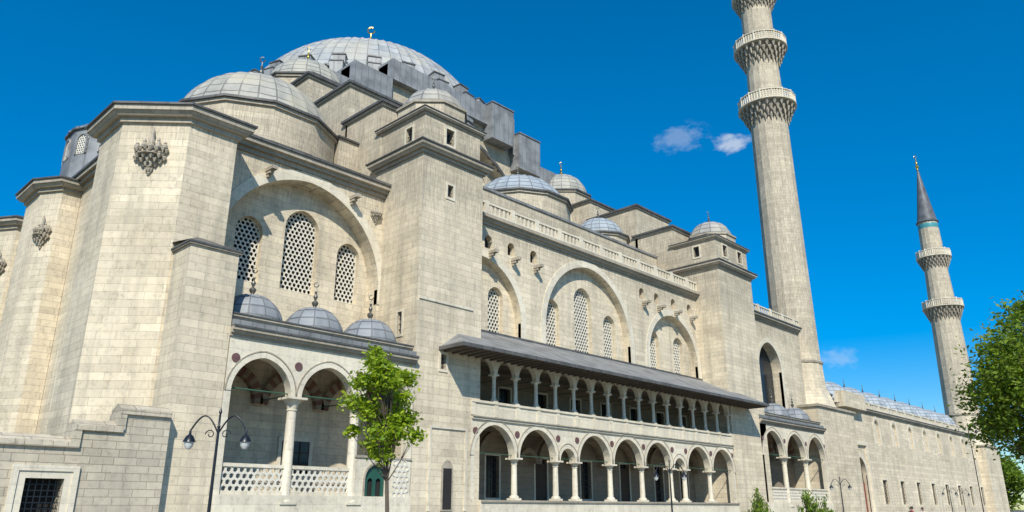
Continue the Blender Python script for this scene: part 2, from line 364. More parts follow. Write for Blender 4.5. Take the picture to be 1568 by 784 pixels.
# left side of the building (faces -X)
fl=FL(12.3)
wy=[(44.4,12.2,15.3,.75),(53.2,12.2,15.3,.75),(62.0,12.2,15.3,.75),(70.8,12.2,15.3,.75)]
wallwin(S,fl,rc(-100,-38.5,9.8,20.0),[(-a,b,c,d) for a,b,c,d in wy],0,.6,pitch=.3)
sqwin(S,fl,rc(-100,-38.5,0,9.8),[(-45.0,-43.8,6.6,9.0),(-53.8,-52.6,6.6,9.0),(-62.5,-61.3,6.6,9.0)],0,.6)
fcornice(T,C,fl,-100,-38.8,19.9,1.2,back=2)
for y0 in (46.9,55.9,64.9,73.9):
    bp=[(10.5,y0+4.0),(10.5,y0+1.3),(11.3,y0),(12.28,y0),(12.28,y0+4.0)]
    prism(S,bp,0,19.4);cornice(T,C,bp,19.6,1.1);muqarnas(T,10.85,y0+.6,-.85,-.5,15.8,1.2,.95)
    prism(S,offset(bp,.5),0,3.2,offset(bp,.05))
# body
box(S,12.92,80,37.6,100,0,20.0)
box(LD,12.9,79.9,37.6,99.9,20.0,20.35)

# ------------------------------------------------------------------ recess wall with big arch
f=FX(35.6)
panel(S,f,rc(15.3,25.8,0,20.0),[arch(20.65,9.8,13.9,5.0,16,.05)],0,1.0)
band(Mb,f,20.65,13.9,5.0,.55,-.3,.05,13.0,.05,20)
f2=FX(36.6)
wallwin(S,f2,rc(15.0,26.2,0.0,19.9),[(17.85,13.0,15.75,.78),(21.0,13.0,16.6,1.08),(24.15,13.0,15.75,.78)],0,.6,pitch=.27)
box(S,15.3,25.8,36.6,38.2,19.85,20.2)
fcornice(T,C,f,15.3,25.8,20.2,1.2,back=3)
for u in (18.0,23.4): corbel(T,f,u,18.9,.32,.8)
muqarnas(T,25.2,35.55,-.1,-1,18.0,.8,.65)
# ------------------------------------------------------------------ loggias
def loggia(x0,nb,sp,y,zc,door_bay=None,domes=True,backwin=True,cm=None):
    f=FX(y);x1=x0+nb*sp;r=sp/2-.27;z1=9.3
    out=[(x0,z1),(x0,zc)]
    for i in range(nb):
        cx=x0+sp*(i+.5);a=arch(cx,zc,zc,r,10,.1);out+=a[::-1]
    out+=[(x1,zc),(x1,z1)]
    out=out[::-1]
    panel(Mb,f,out,[],0,.5)
    for i in range(nb):
        cx=x0+sp*(i+.5);band(T,f,cx,zc,r+.24,.05,-.02,.05,pt=.1);band(Mb,f,cx,zc,r-.01,.22,-.1,.035,pt=.1)
        fi=Fr(cx,y+3.2,1,0)
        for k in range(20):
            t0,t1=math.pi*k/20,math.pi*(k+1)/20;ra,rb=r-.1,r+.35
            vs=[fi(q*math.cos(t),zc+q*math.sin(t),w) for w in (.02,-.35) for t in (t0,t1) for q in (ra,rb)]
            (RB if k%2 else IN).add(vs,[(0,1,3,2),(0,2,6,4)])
        tube(RD,[(cx-r,y+.25,zc+.15),(cx+r,y+.25,zc+.15)],.035);
    for i in range(nb+1):
        cx=x0+sp*i
        if 0<i<nb: column(cm or Mb,cx,y+.25,1.8,zc,.24);tube(RD,[(cx,y+.3,zc+.15),(cx,y+3.5,zc+.15)],.03)
        elif i==0: fbox(Mb,f,cx-.02,cx+.3,1.8,zc,-.5,0)
        else: fbox(Mb,f,cx-.3,cx+.02,1.8,zc,-.5,0)
        if i<nb+1: disc(PO,f,min(max(cx,x0+.35),x1-.35),zc+1.45,.2,.04)
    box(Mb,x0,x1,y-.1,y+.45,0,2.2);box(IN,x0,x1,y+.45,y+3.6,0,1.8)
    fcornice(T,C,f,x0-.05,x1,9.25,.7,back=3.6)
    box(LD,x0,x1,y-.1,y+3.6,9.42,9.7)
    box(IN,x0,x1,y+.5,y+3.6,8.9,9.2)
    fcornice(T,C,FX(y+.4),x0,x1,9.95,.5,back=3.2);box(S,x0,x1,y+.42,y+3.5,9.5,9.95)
    for i in range(nb):
        cx=x0+sp*(i+.5)
        if i!=door_bay:
            fbox(Mb,f,cx-sp/2+.2,cx+sp/2-.2,3.35,3.5,-.3,-.1);fbox(Mb,f,cx-sp/2+.2,cx+sp/2-.2,2.2,2.35,-.3,-.1)
            lattice(LT,f,rc(cx-sp/2+.25,cx+sp/2-.25,2.45,3.3),-.15,.3,.68,.1)
        prism(LD,ngon(cx,y+1.9,1.62,16),9.9,10.2)
        dome("loggia_dome",cx,y+1.9,1.5,1.25,10.2,12,(.27,.29,.31),.15,fin=1.5)
loggia(15.3,3,3.5,32.0,6.55,2)
fb=FX(35.58)
for u0,u1,z0,z1 in ((15.9,17.0,3.2,5.0),(20.3,21.9,3.2,4.9),):
    fbox(G,fb,u0,u1,z0,z1,-.3,.06);bars(WD,fb,u0,u1,z0,z1,.1,3,3,.06)
    for q in ((u0-.18,u0,z0-.18,z1+.18),(u1,u1+.18,z0-.18,z1+.18),(u0,u1,z0-.18,z0),(u0,u1,z1,z1+.18)): fbox(Mb,fb,*q,.0,.12)
# gate bay
fd=FX(31.98)
panel(Mb,fd,rc(22.35,25.75,1.9,4.0),[arch(23.6,1.95,3.0,.62)],0,.25);fbox(T,fd,22.3,25.8,4.0,4.12,-.28,.06)
panel(GT,fd,arch(23.6,1.96,3.0,.6),[arch(23.35,2.1,2.9,.15,6),arch(23.85,2.1,2.9,.15,6)],-.12,.05)
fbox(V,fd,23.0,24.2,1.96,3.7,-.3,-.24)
band(T,fd,23.6,3.0,.66,.1,-.02,.05,1.95)
lattice(LT,fd,rc(24.75,25.5,2.3,3.7),.04,.3,.6,.04)

# ------------------------------------------------------------------ towers
def tower(x0,x1,y0,y1,zt,fw,lw,upf,upl,dcx,dz,top):
    sqwin(S,FX(y0),rc(x0,x1,0,zt-.3),fw,0,.5);sqwin(S,FL(x0),rc(-y1,-y0-.5,0,zt-.3),lw,0,.5)
    box(S,x0+.5,x1,y0+.5,y1,0,zt-.3)
    cornice(T,C,rect(x0,x1,y0,y1),zt,1.0)
    a,b,c,d=x0+.15,x1-.15,y0+.15,y1
    sqwin(S,FX(c),rc(a,b,zt,top-.2),upf,0,.5);sqwin(S,FL(a),rc(-d,-c-.5,zt,top-.2),upl,0,.5);box(S,a+.5,b,c+.5,d,zt,top-.2)
    cornice(T,C,rect(a,b,c,d),top-.1,.6)
    cy=(y0+y1)/2-.1
    prism(S,ngon(dcx,cy,2.3,8,math.pi/8),top+.05,dz-.15);prism(T,ngon(dcx,cy,2.42,8,math.pi/8),dz-.15,dz)
    dome("tower_dome",dcx,cy,2.05,1.6,dz+.1,12,(.40,.38,.33),.5,fin=1.3)
tower(25.8,30.7,32,36.6,22.15,[(27.75,28.2,19.4,20.2),(27.6,28.0,9.0,9.85)],[(-33.7,-33.3,10.9,12.2)],[(27.65,28.3,22.95,24.0)],[(-33.9,-33.3,22.9,23.9)],28.2,25.8,24.75)
tower(60.3,66.6,32,36.6,22.9,[],[],[(61.8,62.6,23.9,25.0),(64.6,65.4,23.9,25.0)],[(-34.4,-33.8,23.9,24.9)],63.5,26.4,25.6)
fbox(Mb,FX(32),25.9,30.0,12.75,12.9,-.02,.07)
for q in ((26.95,27.08,1.5,5.9),(29.55,29.68,1.5,5.9),(27.08,29.55,5.77,5.9)): fbox(Mb,FX(32),*q,-.02,.08)
panel(T,FX(32),arch(28.3,1.5,3.6,.42,8,.4),[],.04,.05);fbox(V,FX(32),28.0,28.6,1.6,3.7,.02,.06)
# stepped pier masses
def steps(x0,x1,zz):
    for (y0,y1,z) in zz:
        box(S,x0,x1,y0,y1,19,z-.3);prism(T,offset(rect(x0,x1,y0,y1),.12),z-.3,z-.12);prism(C,offset(rect(x0,x1,y0,y1),.26),z-.12,z+.06)
steps(25.9,30.6,[(36.5,40.7,26.9),(40.5,46.5,30.0),(46.3,52.0,33.2)])
steps(60.4,66.4,[(36.5,40.8,27.6),(40.5,46.5,30.9),(46.3,52.0,33.2)])
box(S,24.4,25.9,39.0,46.0,19,24.6);box(C,24.25,25.9,38.85,46.1,24.6,24.72)
box(S,30.6,33.5,40.0,50,19,27.0);box(C,30.6,33.7,39.8,50,27.0,27.15)

# ------------------------------------------------------------------ side wall between towers
f=FX(34.5)
small=[31.6,33.7,35.9,38.2,51.6,53.8,56.4,59.0]
holes=[arch(33.1,12,13.6,3.75,14,.05),arch(44.5,12,13.9,5.1,16,.05),arch(56.0,12,13.6,3.75,14,.05)]+[arch(u,18.2,18.75,.36,6) for u in small]
panel(S,f,rc(30.7,60.3,10.5,20.0),holes,0,.6)
for u in small:
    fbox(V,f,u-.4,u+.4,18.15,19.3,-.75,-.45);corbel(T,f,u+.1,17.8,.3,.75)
for cx,zs,r in ((33.1,13.6,3.75),(44.5,13.9,5.1),(56.0,13.6,3.75)): band(Mb,f,cx,zs,r,.5,-.25,.05,12.3,.05,18)
f2=FX(35.1)
wallwin(S,f2,rc(30.7,60.3,10.5,20.0),[(31.2,12.4,15.1,.72),(35.0,12.4,15.1,.72),(40.85,12.4,15.3,.78),(44.4,12.4,16.6,1.05),(47.7,12.4,15.3,.78),(53.9,12.4,15.1,.78),(57.7,12.4,15.1,.78)],0,.6,pitch=.28)
box(S,30.7,60.3,35.7,37.6,10.5,20.2);box(S,30.7,60.3,34.5,35.7,19.9,20.2)
fcornice(T,None,f,30.7,60.3,20.3,1.1);box(T,30.7,60.3,34.3,37,20.43,20.55)
balustrade(Mb,FX(34.35),30.75,60.25,20.55,.85,.42)
# ------------------------------------------------------------------ two-storey gallery
W=3.75;Nn=1.9
x=30.05;xs=[x]
for t in "WWnWWWnWW": x+=W if t=='W' else Nn;xs.append(x)
gx0,gx1=30.05,xs[-1]
f=FX(32)
out=[(gx0,6.5),(gx0,4.5)]
for i in range(9):
    a,b=xs[i],xs[i+1];r=(b-a)/2-.2;cx=(a+b)/2
    out+=arch(cx,4.5,4.5,r,10,.06)[::-1]
out+=[(gx1,4.5),(gx1,6.5)]
panel(Mb,f,out[::-1],[],.004,.5)
for i in range(9):
    a,b=xs[i],xs[i+1];r=(b-a)/2-.2;cx=(a+b)/2
    band(Mb,f,cx,4.5,r-.005,.26,-.1,.04,pt=.06);band(T,f,cx,4.5,r+.25,.05,-.02,.07,pt=.06)
    tube(RD,[(a+.2,32.25,4.65),(b-.2,32.25,4.65)],.025)
    fi=Fr(cx,35.3,1,0);band(IN,fi,0,4.5,r-.1,.3,-.3,.0,pt=.06)
for i,x in enumerate(xs):
    if 0<i<9: column(Mb,x,32.25,2.1,4.5,.18)
    disc(PO,f,min(max(x,gx0+.3),gx1-.3),5.85,.2,.05)
fbox(Mb,f,gx0,gx0+.25,2.1,4.5,-.5,.003);fbox(Mb,f,gx1-.25,gx1,2.1,4.5,-.5,.003)
box(Mb,30.72,gx1,31.85,32.5,0,2.1);fbox(T,f,30.72,gx1,1.98,2.1,.15,.24)
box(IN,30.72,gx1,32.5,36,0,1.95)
fbox(Mb,f,gx0,gx1,6.5,6.62,-.5,.12);fbox(T,f,gx0,gx1,6.62,6.68,-.5,.2)
fbox(Mb,f,gx0,gx1,6.68,7.45,-.3,.004);fbox(Mb,f,gx0,gx1,7.45,7.58,-.38,.09)
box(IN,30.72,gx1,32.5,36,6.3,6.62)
n=16;us=[gx0+.1+(gx1-gx0-.2)*i/n for i in range(n+1)]
sp=us[1]-us[0];out=[(gx0,10.5),(gx0,9.25)]
for i in range(n): out+=arch((us[i]+us[i+1])/2,9.25,9.25,sp/2-.13,7,.1)[::-1]
out+=[(gx1,9.25),(gx1,10.5)]
panel(Mb,f,out[::-1],[],-.02,.35)
for u in us:
    column(Mb,u,32.2,7.58,9.25,.125,.19);fbox(Mb,f,u-.16,u+.16,6.72,7.42,-.02,.05)
    tube(RD,[(u,32.2,9.3),(u,35.8,9.3)],.02)
fb=FX(36.0)
dw=[]
for cx in [31.9,35.7,40.4,45.3,50.1,54.8,58.6]: dw.append((cx-.6,cx+.6,2.3 if int(cx)%2 else 1.95,4.9))
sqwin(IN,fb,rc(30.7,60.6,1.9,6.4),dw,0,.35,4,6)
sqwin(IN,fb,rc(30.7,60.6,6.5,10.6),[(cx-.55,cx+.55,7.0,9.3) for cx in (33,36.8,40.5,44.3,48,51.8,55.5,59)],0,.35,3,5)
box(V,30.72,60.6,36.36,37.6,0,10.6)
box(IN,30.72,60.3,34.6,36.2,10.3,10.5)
for cx in (40.4,50.1): fbox(WD,fb,cx-.55,cx+.55,1.95,4.6,-.2,-.03)
# roof
e0=(27.5,30.0,10.25);e1=(63.4,30.0,10.25)
LD.add([e0,e1,(60.3,34.52,12.45),(30.7,34.52,12.45)],[(0,1,2,3)])
LD.add([e0,(27.5,32.0,10.25),(28.92,32.02,11.25)],[(0,2,1)])
LD.add([e1,(63.4,32.0,10.25),(61.95,32.02,11.25)],[(0,1,2)])
C.add([(27.45,29.95,10.25),(63.45,29.95,10.25),(63.45,29.95,10.05),(27.45,29.95,10.05)],[(0,3,2,1)])
C.add([(27.45,29.95,10.25),(27.45,32,10.25),(27.45,32,10.05),(27.45,29.95,10.05)],[(0,1,2,3)])
C.add([(63.45,29.95,10.25),(63.45,32,10.25),(63.45,32,10.05),(63.45,29.95,10.05)],[(0,3,2,1)])
SF.add([(27.46,29.96,10.06),(63.44,29.96,10.06),(63.44,32,10.2),(27.46,32,10.2)],[(0,3,2,1)])
for i in range(60): u=27.9+i*.6;fbox(SF,FX(30),u-.05,u+.05,9.98,10.1,-2.0,-.15)
fbox(C,FX(34.5),30.7,60.3,12.35,12.55,0,.08)

# ------------------------------------------------------------------ right part, beyond second tower
f=FX(34.5)
wallwin(S,f,rc(66.6,82,10,20.3),[(74.2,10.6,15.2,2.5)],0,1.1,lat=False,frame=False)
band(Mb,f,74.2,15.2,2.5,.4,-.3,.04,10.6)
fbox(S,f,66.6,82,10,20.3,-3,-1.1);fcornice(T,C,f,66.6,82,20.5,1.0,back=3);balustrade(Mb,FX(34.35),66.8,82,20.7,.9,.45)
panel(IN,FX(35.6),rc(64,82,0,10),[],0,.3)
loggia(65.4,3,4.65,32.0,6.2)

# ------------------------------------------------------------------ upper domes
box(S,31,60,38.2,52,20,24.6);box(LD,30.9,60.1,38.1,52,24.6,24.8)
def drum(cx,cy,r,z0,z1,n=12):
    prism(S,ngon(cx,cy,r,n,math.pi/n),z0,z1-.35);prism(T,ngon(cx,cy,r+.15,n,math.pi/n),z1-.35,z1-.15);prism(C,ngon(cx,cy,r+.3,n,math.pi/n),z1-.15,z1)
for cx,cy in ((20.5,43),(20.5,91),(69.7,43),(69.7,91)):
    box(S,cx-5.3,cx+5.3,cy-4.8,cy+4.8,20,22.0);box(C,cx-5.45,cx+5.45,cy-4.95,cy+4.95,22.0,22.15)
    drum(cx,cy,5.3,22.1,24.6)
    dome("corner_dome",cx,cy,4.95,3.9,24.6,28,(.44,.42,.355),.7,fin=2.2)
for cx,cy,r,h,z in ((45.6,43,4.3,2.8,26.9),(57.3,43,2.5,2.2,26.9),(33.6,43,2.5,2.2,26.9)):
    drum(cx,cy,r+.35,24.6,z);dome("aisle_dome",cx,cy,r,h,z,24 if r>3 else 18,(.37,.41,.43),.15,fin=1.5)
drum(51.5,44,2.4,24.5,26.4)
for cx,cy,r in ((29,52.3,3.3),(61.9,51.5,2.9),(29,82,3.2),(61.9,82,3.0)):
    drum(cx,cy,r+.3,30,35.2,8)
    dome("weight_turret_dome",cx,cy,r,2.8,35.2,18,(.43,.415,.35),.5,fin=1.9,finmat=GO)
# central square base and tympanum
box(S,32,58.2,53,81,20,38.5)
steps_t=[(29.5,20),(60.7,20),(60.7,37.4),(57.4,37.4),(57.4,39.5),(53.3,39.5),(53.3,41.6),(36.9,41.6),(36.9,39.5),(32.8,39.5),(32.8,37.4),(29.5,37.4)]
wins=[(45.1+d,28.5,30.6,.7) for d in (-8,-5.4,-2.7,0,2.7,5.4,8)]
wins2=[(45.1+d,32.6,34,.65) for d in (-5.2,-2.6,0,2.6,5.2)]
panel(S,FX(51.6),steps_t,[arch(45.1,22,26,11.3,20,.05)],0,1.4)
wallwin(S,FX(52.8),rc(33,57.2,20,39),wins+wins2,0,.4,pitch=.3)
band(C,FX(51.6),45.1,26,11.3,.35,-.2,.12,22,.05,24)
for a,b,z in ((36.9,53.3,41.6),(53.3,57.4,39.5),(32.8,36.9,39.5),(57.4,60.7,37.4),(29.5,32.8,37.4)):
    box(LP,a-.05 if a>45 else a,b+.15,50.9,54.4,z-1.9,z+.25)
for x0,x1,z in ((53.5,56.8,39.5),(49.4,52.6,41.6)):
    box(LP,x0,x1,50.2,56,z-3.6,z+.5);box(LD,x0-.06,x1+.06,50.1,56.1,z+.5,z+.6)
# semi domes and exedra
for cx,a0 in ((33,math.pi/2),(57.5,-math.pi/2)):
    prism(S,ngon(cx,67,12.6,24,math.pi/24),20,31.6);dome("semi_dome",cx,67,12,8.0,31.8,40,(.41,.41,.39),.4,a0=a0,full=math.pi)
for cx,cy in ((22.0,70.8),):
    prism(LP,ngon(cx,cy,5.3,14,.2),20,33.6);prism(C,ngon(cx,cy,5.5,14,.2),33.45,33.65);dome("exedra_dome",cx,cy,5.2,1.0,33.65,24,(.34,.38,.41),.1)
    for k in range(14):
        a=.2+2*math.pi*(k+.5)/14;nx,ny=math.cos(a),math.sin(a);rr=5.3*math.cos(math.pi/14)
        fr=Fr(cx+nx*rr,cy+ny*rr,-ny,nx)
        fbox(G,fr,-.5,.5,31.2,32.5,0,.03);lattice(LT,fr,arch(0,31.1,32.3,.5),.06,.26,.6,.03);band(LP,fr,0,32.3,.5,.15,0,.16,31.0)
# ---- main drum + dome
CX,CY=45.1,66.9
prism(LP,ngon(CX,CY,14.5,56),38.4,42.5);prism(C,ngon(CX,CY,14.8,56),42.4,42.6)
prism(LD,ngon(CX,CY,16.2,28,math.pi/28),38.3,39.4,ngon(CX,CY,15.7,28,math.pi/28))
for k in range(28):
    a=2*math.pi*(k+.5)/28;nx,ny=math.cos(a),math.sin(a);fr=Fr(CX+nx*14.4,CY+ny*14.4,-ny,nx)
    for (w0,w1,z1) in ((0,1.6,42.2),(0,.8,43.4)): fbox(LP,fr,-.62,.62,39.2,z1,w0,w1)
    fbox(C,fr,-.68,.68,43.4,43.52,-.2,.88);fbox(C,fr,-.67,.67,42.2,42.3,.8,1.66)
    a=2*math.pi*k/28;nx,ny=math.cos(a),math.sin(a);fr=Fr(CX+nx*14.48,CY+ny*14.48,-ny,nx)
    fbox(G,fr,-.7,.7,39.4,41.8,.0,.05);lattice(LT,fr,arch(0,39.4,41.2,.7),.12,.3,.6,.05);band(Mb,fr,0,41.2,.68,.2,0,.25,39.3)
dome("main_dome",CX,CY,14.3,9.8,42.6,72,(.42,.43,.415),.45,rowh=1.15,fin=None)
finial(GO,CX,CY,52.3,5.0)
for P in (S,T,C,Mb,G,LT,V,LD,LP,IN,IR,RD,PO,WD,SF,BZ,GO,GT,RB): P.done()

# ------------------------------------------------------------------ minarets
def minaret(cx,cy,rs,balc,base_r,coneb,tip,zb,square):
    e=empty("stone_minaret",(0,0,0))
    P=Part("shaft",M['stone'],e,ang=15);Q=Part("balconies",M['trim'],e);MB_=Part("balcony_parapets",M['marble'],e);D=Part("cone_roof",M['leaddark'],e);K=Part("tile_band",plain("turquoise_tile",(.08,.3,.32),.3),e);Fi=Part("finial",M['gold'],e)
    x0,x1,y0,y1=square
    box(P,x0,x1,y0,y1,0,zb-2.5);prism(Q,offset(rect(x0,x1,y0,y1),.2),zb-2.5,zb-2.25)
    prism(P,ngon(cx,cy,base_r*1.42,8,math.pi/8),zb-2.3,zb,ngon(cx,cy,base_r*1.12,8,math.pi/8))
    prism(P,ngon(cx,cy,base_r*1.12,16,math.pi/16),zb-2,zb+2.9,ngon(cx,cy,base_r*1.03,16,math.pi/16))
    revolve(Q,cx,cy,[(base_r,zb+2.8),(base_r*1.06,zb+2.9),(base_r*1.08,zb+3.1),(base_r,zb+3.25)],32)
    zz=[(zb+2.9,base_r)]+rs
    for (z0,r0),(z1,r1) in zip(zz[:-1],zz[1:]):
        prism(P,ngon(cx,cy,r0,16,math.pi/16),z0,z1,ngon(cx,cy,r1,16,math.pi/16))
    for (zbot,ztop,r,rsh) in balc:
        zf=ztop-1.35;tiers=4
        for i in range(tiers):
            k0=i/tiers;k1=(i+1)/tiers;za=zbot+(zf-zbot)*k0;zc=zbot+(zf-zbot)*k1
            ra=rsh+(r*.93-rsh)*k0;rb=rsh+(r*.93-rsh)*k1
            revolve(Q,cx,cy,[(rsh*.98,za),(ra*.96,za+.05),(ra*.97,zc-.1),(rb*.94,zc-.08),(rb*.94,zc)],32)
            nn=22
            for j in range(nn):
                t=2*math.pi*(j+.5*(i%2))/nn;q=.17+.035*i
                px,py=cx+rb*.95*math.cos(t),cy+rb*.95*math.sin(t)
                prism(Q,ngon(px,py,q*.25,5,t),za-.12,zc-.1,ngon(px,py,q,5,t));prism(Q,ngon(px,py,q,5,t),zc-.1,zc-.02)
        revolve(MB_,cx,cy,[(r*.85,zf-.03),(r*1.0,zf),(r*1.0,zf+.15),(r*.9,zf+.16)],44)
        revolve(Q,cx,cy,[(rsh,zf+.1),(r*.9,zf+.12)],40)
        revolve(MB_,cx,cy,[(r*.96,ztop-.14),(r*.98,ztop-.12),(r*.98,ztop),(r*.9,ztop),(r*.9,ztop-.14)],44)
        for j in range(60):
            t=2*math.pi*j/60;prism(MB_,ngon(cx+r*.945*math.cos(t),cy+r*.945*math.sin(t),.085 if j%4 else .15,4,t),zf+.12,ztop+(-.02 if j%4 else .14))
        for j in range(60):
            t=2*math.pi*(j+.5)/60;c,s=math.cos(t),math.sin(t);fr=Fr(cx+r*.94*c,cy+r*.94*s,-s,c)
            hw=math.pi*r*.94/60
            for zq in (.38,.68,.98): fbox(MB_,fr,-hw,hw,zf+zq,zf+zq+.1,-.04,.03)
    if coneb:
        zc,rc_=coneb
        revolve(D,cx,cy,[(rc_*.9,zc-.1),(rc_*1.1,zc),(rc_*1.1,zc+.15),(rc_*.95,zc+.5),(.1,tip-3)],24)
        revolve(K,cx,cy,[(rc_*.99,zc-1.3),(rc_*1.0,zc-1.2),(rc_*1.0,zc-.5),(rc_*.99,zc-.4)],16,math.pi/16)
        finial(Fi,cx,cy,tip-3.1,3.1)
    for q in (P,Q,MB_,D,K,Fi): q.done()
minaret(85.4,36.4,[(30,2.42),(46.8,2.3),(55.5,2.05),(64.6,1.95),(71,1.9)],[(47.9,51.6,3.6,2.25),(56.4,60.2,3.4,2.02),(64.9,68.2,2.95,1.92)],2.55,(71,1.95),82,14.3,(79.6,89.4,32.4,40))
minaret(151.6,36.4,[(33.3,2.35),(43,1.95),(53,1.7)],[(34.0,37.6,3.4,2.3),(43.9,47.2,2.95,1.95)],2.7,(53,1.75),67.2,14.0,(147,156,33,41))

# ------------------------------------------------------------------ courtyard
cy_=empty("courtyard_building")
S=Part("courtyard_walls",M['stone'],cy_);T=Part("courtyard_trim",M['trim'],cy_);C=Part("courtyard_capping",M['cap'],cy_);Mb=Part("courtyard_marble",M['marble'],cy_)
G=Part("courtyard_glass",M['glass'],cy_);LT=Part("courtyard_lattices",M['lattice'],cy_,smooth=False);IR=Part("courtyard_grilles",M['iron'],cy_);V=Part("courtyard_openings",M['void'],cy_)
BZ=Part("courtyard_finials",M['bronze'],cy_);WD=Part("courtyard_door",plain("red_door",(.25,.05,.03),.5),cy_)
f=FX(34.2)
wx=[101.5+6.3*i for i in range(8)]
wallwin(S,f,rc(89.4,147,8.0,13.0),[(u,9.4,11.4,.7) for u in wx],0,.5,pitch=.3)
for u in wx: band(Mb,f,u,11.4,.8,.35,-.02,.06,9.2)
panel(S,f,rc(89.4,147,0,8.0),[arch(94.3,0.1,5.4,1.6,10,.3)]+[rc(u-.8,u+.8,2.2,5.0) for u in wx],0,.5)
for u in wx:
    fbox(G,f,u-.85,u+.85,2.1,5.1,-.5,-.42);bars(IR,f,u-.8,u+.8,2.2,5,-.1,5,7,.04)
    for q in ((u-1.0,u-.8,2,5.2),(u+.8,u+1.0,2,5.2),(u-.8,u+.8,5,5.2)): fbox(Mb,f,*q,-.02,.08)
fbox(WD,f,92.9,95.7,0,4.6,-.5,-.3);fbox(V,f,92.6,96,4.6,8,-.5,-.45)
band(Mb,f,94.3,5.4,1.6,.5,-.1,.1,0,.3)
for q in ((91.8,92.2,0,9.2),(96.4,96.8,0,9.2),(92.2,96.4,8.8,9.2)): fbox(Mb,f,*q,-.02,.3)
box(S,89.4,147,34.75,90,0,12.9)
fcornice(T,C,f,89.4,147,13.1,.8,back=1);balustrade(Mb,FX(34.1),89.4,147,13.3,.85,.55)
for i in range(9):
    cx=92.5+6.6*i;prism(S,ngon(cx,39,3.0,16),12.9,14.6);prism(C,ngon(cx,39,3.15,16),14.6,14.8);dome("courtyard_dome",cx,39,2.8,2.4,14.8,16,(.40,.44,.46),.1,parent=cy_,fin=1.2)
box(S,89.45,96,33.2,34.2,12.8,14.6)
for P in (S,T,C,Mb,G,LT,IR,V,BZ,WD): P.done()

# ------------------------------------------------------------------ foreground stepped wall
wl=empty("stone_retaining_wall")
S=Part("masonry",M['wallstone'],wl);T=Part("coping",M['wallstone'],wl);IR=Part("grille",M['iron'],wl);G=Part("dark_inside",M['void'],wl);Mb=Part("window_surround",M['marble'],wl)
f=FX(31.5)
panel(S,f,[(-12,0),(12.98,0),(12.98,5.1),(11.1,5.1),(11.1,4.4),(9.6,4.4),(9.6,3.75),(-12,3.75)],[rc(8.2,9.45,1.0,2.65)],0,.8)
fbox(G,f,8.0,9.6,.9,2.8,-.8,-.7);bars(IR,f,8.2,9.45,1.0,2.65,-.15,6,8,.035)
for q in ((7.95,8.2,.8,2.9),(9.45,9.7,.8,2.9),(8.2,9.45,2.65,2.9)): fbox(Mb,f,*q,-.03,.05)
for q in ((7.75,7.95,.8,3.1),(9.7,9.9,.8,3.1),(7.95,9.7,2.9,3.1)): fbox(Mb,f,*q,-.03,.1)
def coping(u0,u1,z,):
    u=u0
    while u<u1-.1:
        e=min(u1,u+random.uniform(.7,1.1));d=random.uniform(-.02,.03)
        fbox(T,f,u,e-.015,z,z+.2+d,-.9,.12)
        v=[f(u,z+.2+d,.08),f(e-.015,z+.2+d,.08),f(e-.015,z+.42+d,-.4),f(u,z+.42+d,-.4),f(u,z+.2+d,-.88),f(e-.015,z+.2+d,-.88)]
        T.add(v,[(0,1,2,3),(3,2,5,4),(0,3,4),(1,5,2)]);u=e
coping(-12,9.75,3.75);coping(9.5,11.2,4.4);coping(11.0,12.98,5.1)
fbox(T,f,9.45,9.75,3.9,4.4,-.88,.1);fbox(T,f,10.95,11.25,4.5,5.1,-.88,.1)
for P in (S,T,IR,G,Mb): P.done()

# ------------------------------------------------------------------ ground
gm,nt,b=newmat("paving")
tc=N(nt,"ShaderNodeNewGeometry");br=N(nt,"ShaderNodeTexBrick");L(nt,tc.outputs["Position"],br.inputs["Vector"]);br.inputs["Scale"].default_value=1;br.inputs["Brick Width"].default_value=.8;br.inputs["Row Height"].default_value=.4
br.inputs["Color1"].default_value=(.27,.25,.21,1);br.inputs["Color2"].default_value=(.22,.205,.175,1);br.inputs["Mortar"].default_value=(.1,.095,.08,1);L(nt,br.outputs[0],b.inputs["Base Color"]);b.inputs["Roughness"].default_value=.9
P=Part("ground",plain("dry_ground",(.16,.15,.1),.95),None);P.add([(-1500,-1500,-.01),(2500,-1500,-.01),(2500,2500,-.01),(-1500,2500,-.01)],[(0,1,2,3)]);P.done()
P=Part("pavement",gm,None);P.add([(-40,-10,0),(200,-10,0),(200,34,0),(-40,34,0)],[(0,1,2,3)]);P.done()

# ------------------------------------------------------------------ street lamps
def lamp(x,y,h,arms=2,s=1.0,ax=(.69,-.72)):
    e=empty("street_lamp");P=Part("post",M['iron'],e);K=Part("lantern_glass",M['lampglass'],e)
    revolve(P,x,y,[(.16,0),(.16,.15),(.12,.2),(.11,.7),(.13,.75),(.06,.85),(.05,1.3),(.065,1.33),(.045,1.36),(.032,h-.35),(.05,h-.33),(.03,h-.3),(.025,h),(.045,h+.04),(.005,h+.18)],12)
    for sd in ((-1,1) if arms==2 else (1,)):
        d=Vector((ax[0],ax[1],0))*sd*s;o=Vector((x,y,0))
        pts=[]
        for i in range(13):
            t=i/12;rr=.72*t;z=h-.5+.45*math.sin(t*math.pi*.95)
            pts.append(o+d*rr+Vector((0,0,z)))
        tube(P,pts,.022)
        sc=[o+d*(.2+.13*math.cos(a)*(1-a/9))+Vector((0,0,h-.52+.13*math.sin(a)*(1-a/9))) for a in [k*.6 for k in range(12)]];tube(P,sc,.014,5)
        q=o+d*.72;z=h-.44
        revolve(P,q.x,q.y,[(.01,z+.06),(.03,z),(.035,z-.08),(.09,z-.12),(.15,z-.24),(.16,z-.27),(.13,z-.27)],12)
        revolve(K,q.x,q.y,[(.12,z-.26),(.11,z-.36),(.06,z-.44),(.01,z-.46)],12)
    P.done();K.done()
